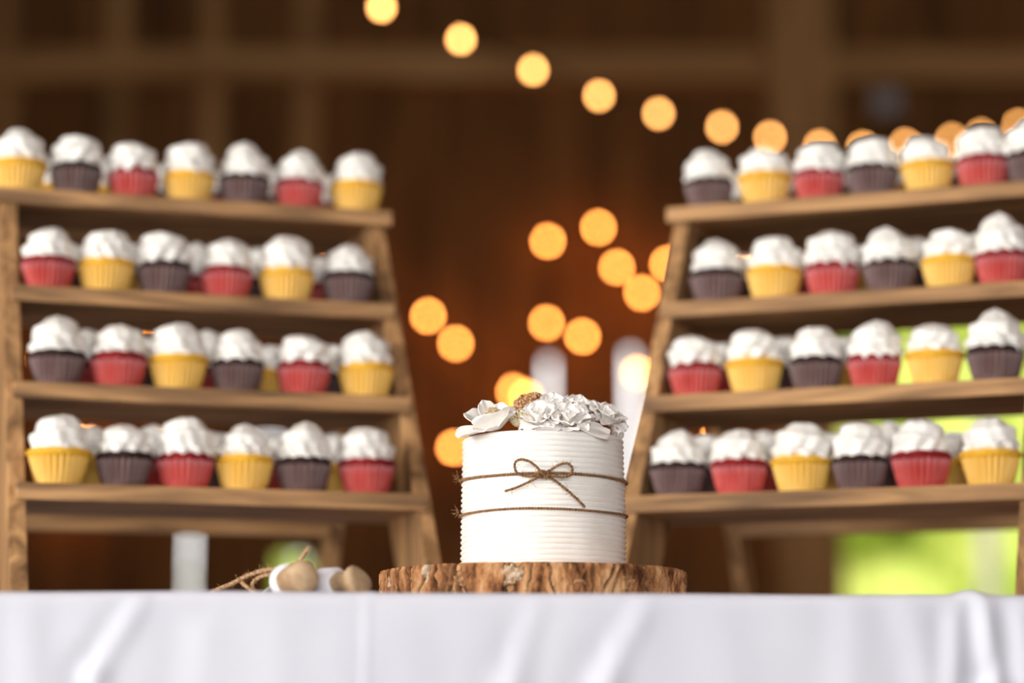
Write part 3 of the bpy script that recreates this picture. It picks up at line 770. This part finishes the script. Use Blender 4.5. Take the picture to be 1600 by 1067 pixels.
def ball(name, px, py, Y, rad, mat, n, gs, label, seed, squash=.85):
    q = at(px, py, Y); r = tag(empty(name, (q.x, Y, ZT)), label, 'sugar flower'); grains('florets', mat, r, n, (0, 0, max(.003, q.z - ZT - rad * .3)), rad, gs, seed, squash)
    mesh('stem', *tube_data([(0, 0, 0), (.0005, 0, .004), (0, 0, max(.006, q.z - ZT - rad * .3))], .0016, 6), 'petal', r)
    return r
ball('filler_flower', 831, 630, 2.052, .0155, 'tan', 420, .0013, 'tan grainy filler flower at the back centre of the cake top', 5)
ball('filler_flower', 812, 650, 2.006, .0105, 'gold', 420, .0011, 'cream fuzzy filler flower between the magnolia and the tan flower', 6, .8)
ball('filler_flower', 916, 648, 2.085, .0090, 'tan', 300, .0009, 'tan grainy filler flower peeping out behind the right-hand roses', 7, .8)

# ------------------------------------------------------------------ cake knife and server with a twine bow
def utensil(name, tipP, colP, bladeP, rad, label, seed, blade_w):
    """handle from colP (collar end) to tipP (knob end), blade on to bladeP"""
    tipP, colP, bladeP = Vector(tipP), Vector(colP), Vector(bladeP)
    root = tag(empty(name, colP), label, 'cake utensil')
    t = [p - colP for p in (tipP, colP, bladeP)]
    path = [t[0].lerp(t[1], k / 14) for k in range(15)]
    def prof(u): return rad * (0.62 + .38 * min(1, (u / .10)) ** .5) * (1.0 + .10 * math.sin(u * 5 + seed) - .16 * u) if u < .10 else rad * (1.0 + .10 * math.sin(u * 5 + seed) - .16 * u)
    v, f = tube_data(path, prof, 18)
    v = [p + Vector((noise.noise(p * 60 + Vector((seed, 0, 0))), noise.noise(p * 60 + Vector((0, seed, 0))), noise.noise(p * 60))) * .0032 for p in v]
    h = mesh('handle', v, f, 'handle', root)
    ax = (t[1] - t[0]).normalized()
    mesh('collar', *tube_data([t[1] - ax * .008, t[1] - ax * .007, t[1] + ax * .009, t[1] + ax * .011], lambda u: rad * (.98 if .2 < u < .9 else .9), 18), 'collar', root)
    bd = (t[2] - t[1]); n = 10; sidev = bd.cross(Vector((0, 0, 1))).normalized(); vs = []
    for i in range(n + 1):
        u = i / n; c = t[1].lerp(t[2], u); c.z = t[1].z + (t[2].z - t[1].z) * min(1, u * 2.2); wv = blade_w * (0.35 + .65 * math.sin(min(1, u * 1.6) * math.pi / 2)) * (1 if u < .8 else 1 - ((u - .8) / .22) ** 2)
        for sgn in (-1, 1):
            for dz in (-.0007, .0007): vs.append(c + sidev * wv * sgn + Vector((0, 0, dz)))
    fs = []
    for i in range(n):
        a, b = i * 4, i * 4 + 4
        fs += [(a, b, b + 2, a + 2), (a + 1, a + 3, b + 3, b + 1), (a, a + 1, b + 1, b), (a + 2, b + 2, b + 3, a + 3)]
    fs += [(0, 2, 3, 1), (n * 4, n * 4 + 1, n * 4 + 3, n * 4 + 2)]
    mesh('blade', vs, fs, 'steel', root, False)
    return root
def onT(px, Y, h): p = at(px, 900, Y); return Vector((p.x, Y, TZ + h))
utensil('cake_knife', onT(564, 1.862, .0128), onT(517, 1.884, .0128), onT(462, 2.04, .003), .0125, 'tan wooden cake knife handle with white collar, nearest the bark slice', 2.0, .008)
utensil('cake_server', onT(480, 1.848, .0150), onT(452, 1.886, .0150), onT(396, 2.04, .003), .0138, 'tan wooden cake server handle seen end on, beside the twine bow on the table', 5.0, .018)
utensil('cake_fork', onT(508, 1.930, .0160), onT(482, 1.960, .0160), onT(440, 2.10, .003), .0095, 'small orange-brown wooden handle lying behind the two tan handles', 9.0, .008)
tr = tag(empty('loose_twine', onT(400, 1.95, 0)), 'fuzzy jute twine bow lying on the cloth left of the wooden handles', 'twine')
def tpx(pts): return smooth_path([at(px, py, Y) for px, py, Y in pts], 10)
tw_part('tail', tpx([(452, 892, 1.915), (420, 890, 1.930), (390, 898, 1.945), (362, 912, 1.950), (338, 922, 1.950), (320, 934, 1.950)]), tr, 11, .0020, 260, 'twine_pale')
tw_part('bow_loop', tpx([(446, 906, 1.910), (425, 898, 1.920), (405, 902, 1.935), (394, 914, 1.940), (404, 928, 1.935), (425, 922, 1.920), (446, 908, 1.910)]), tr, 12, .0017, 120, 'twine_pale')
tw_part('tail', tpx([(372, 905, 1.960), (385, 916, 1.940), (400, 927, 1.930), (412, 934, 1.920)]), tr, 13, .0017, 70, 'twine_pale')
tw_part('tail', tpx([(450, 900, 1.915), (462, 884, 1.905), (472, 871, 1.900), (481, 858, 1.898), (484, 855, 1.898)]), tr, 14, .0018, 90, 'twine_pale')
tw_part('tail', tpx([(478, 928, 1.910), (492, 916, 1.905), (505, 905, 1.900), (517, 896, 1.898)]), tr, 15, .0017, 110, 'twine_pale')
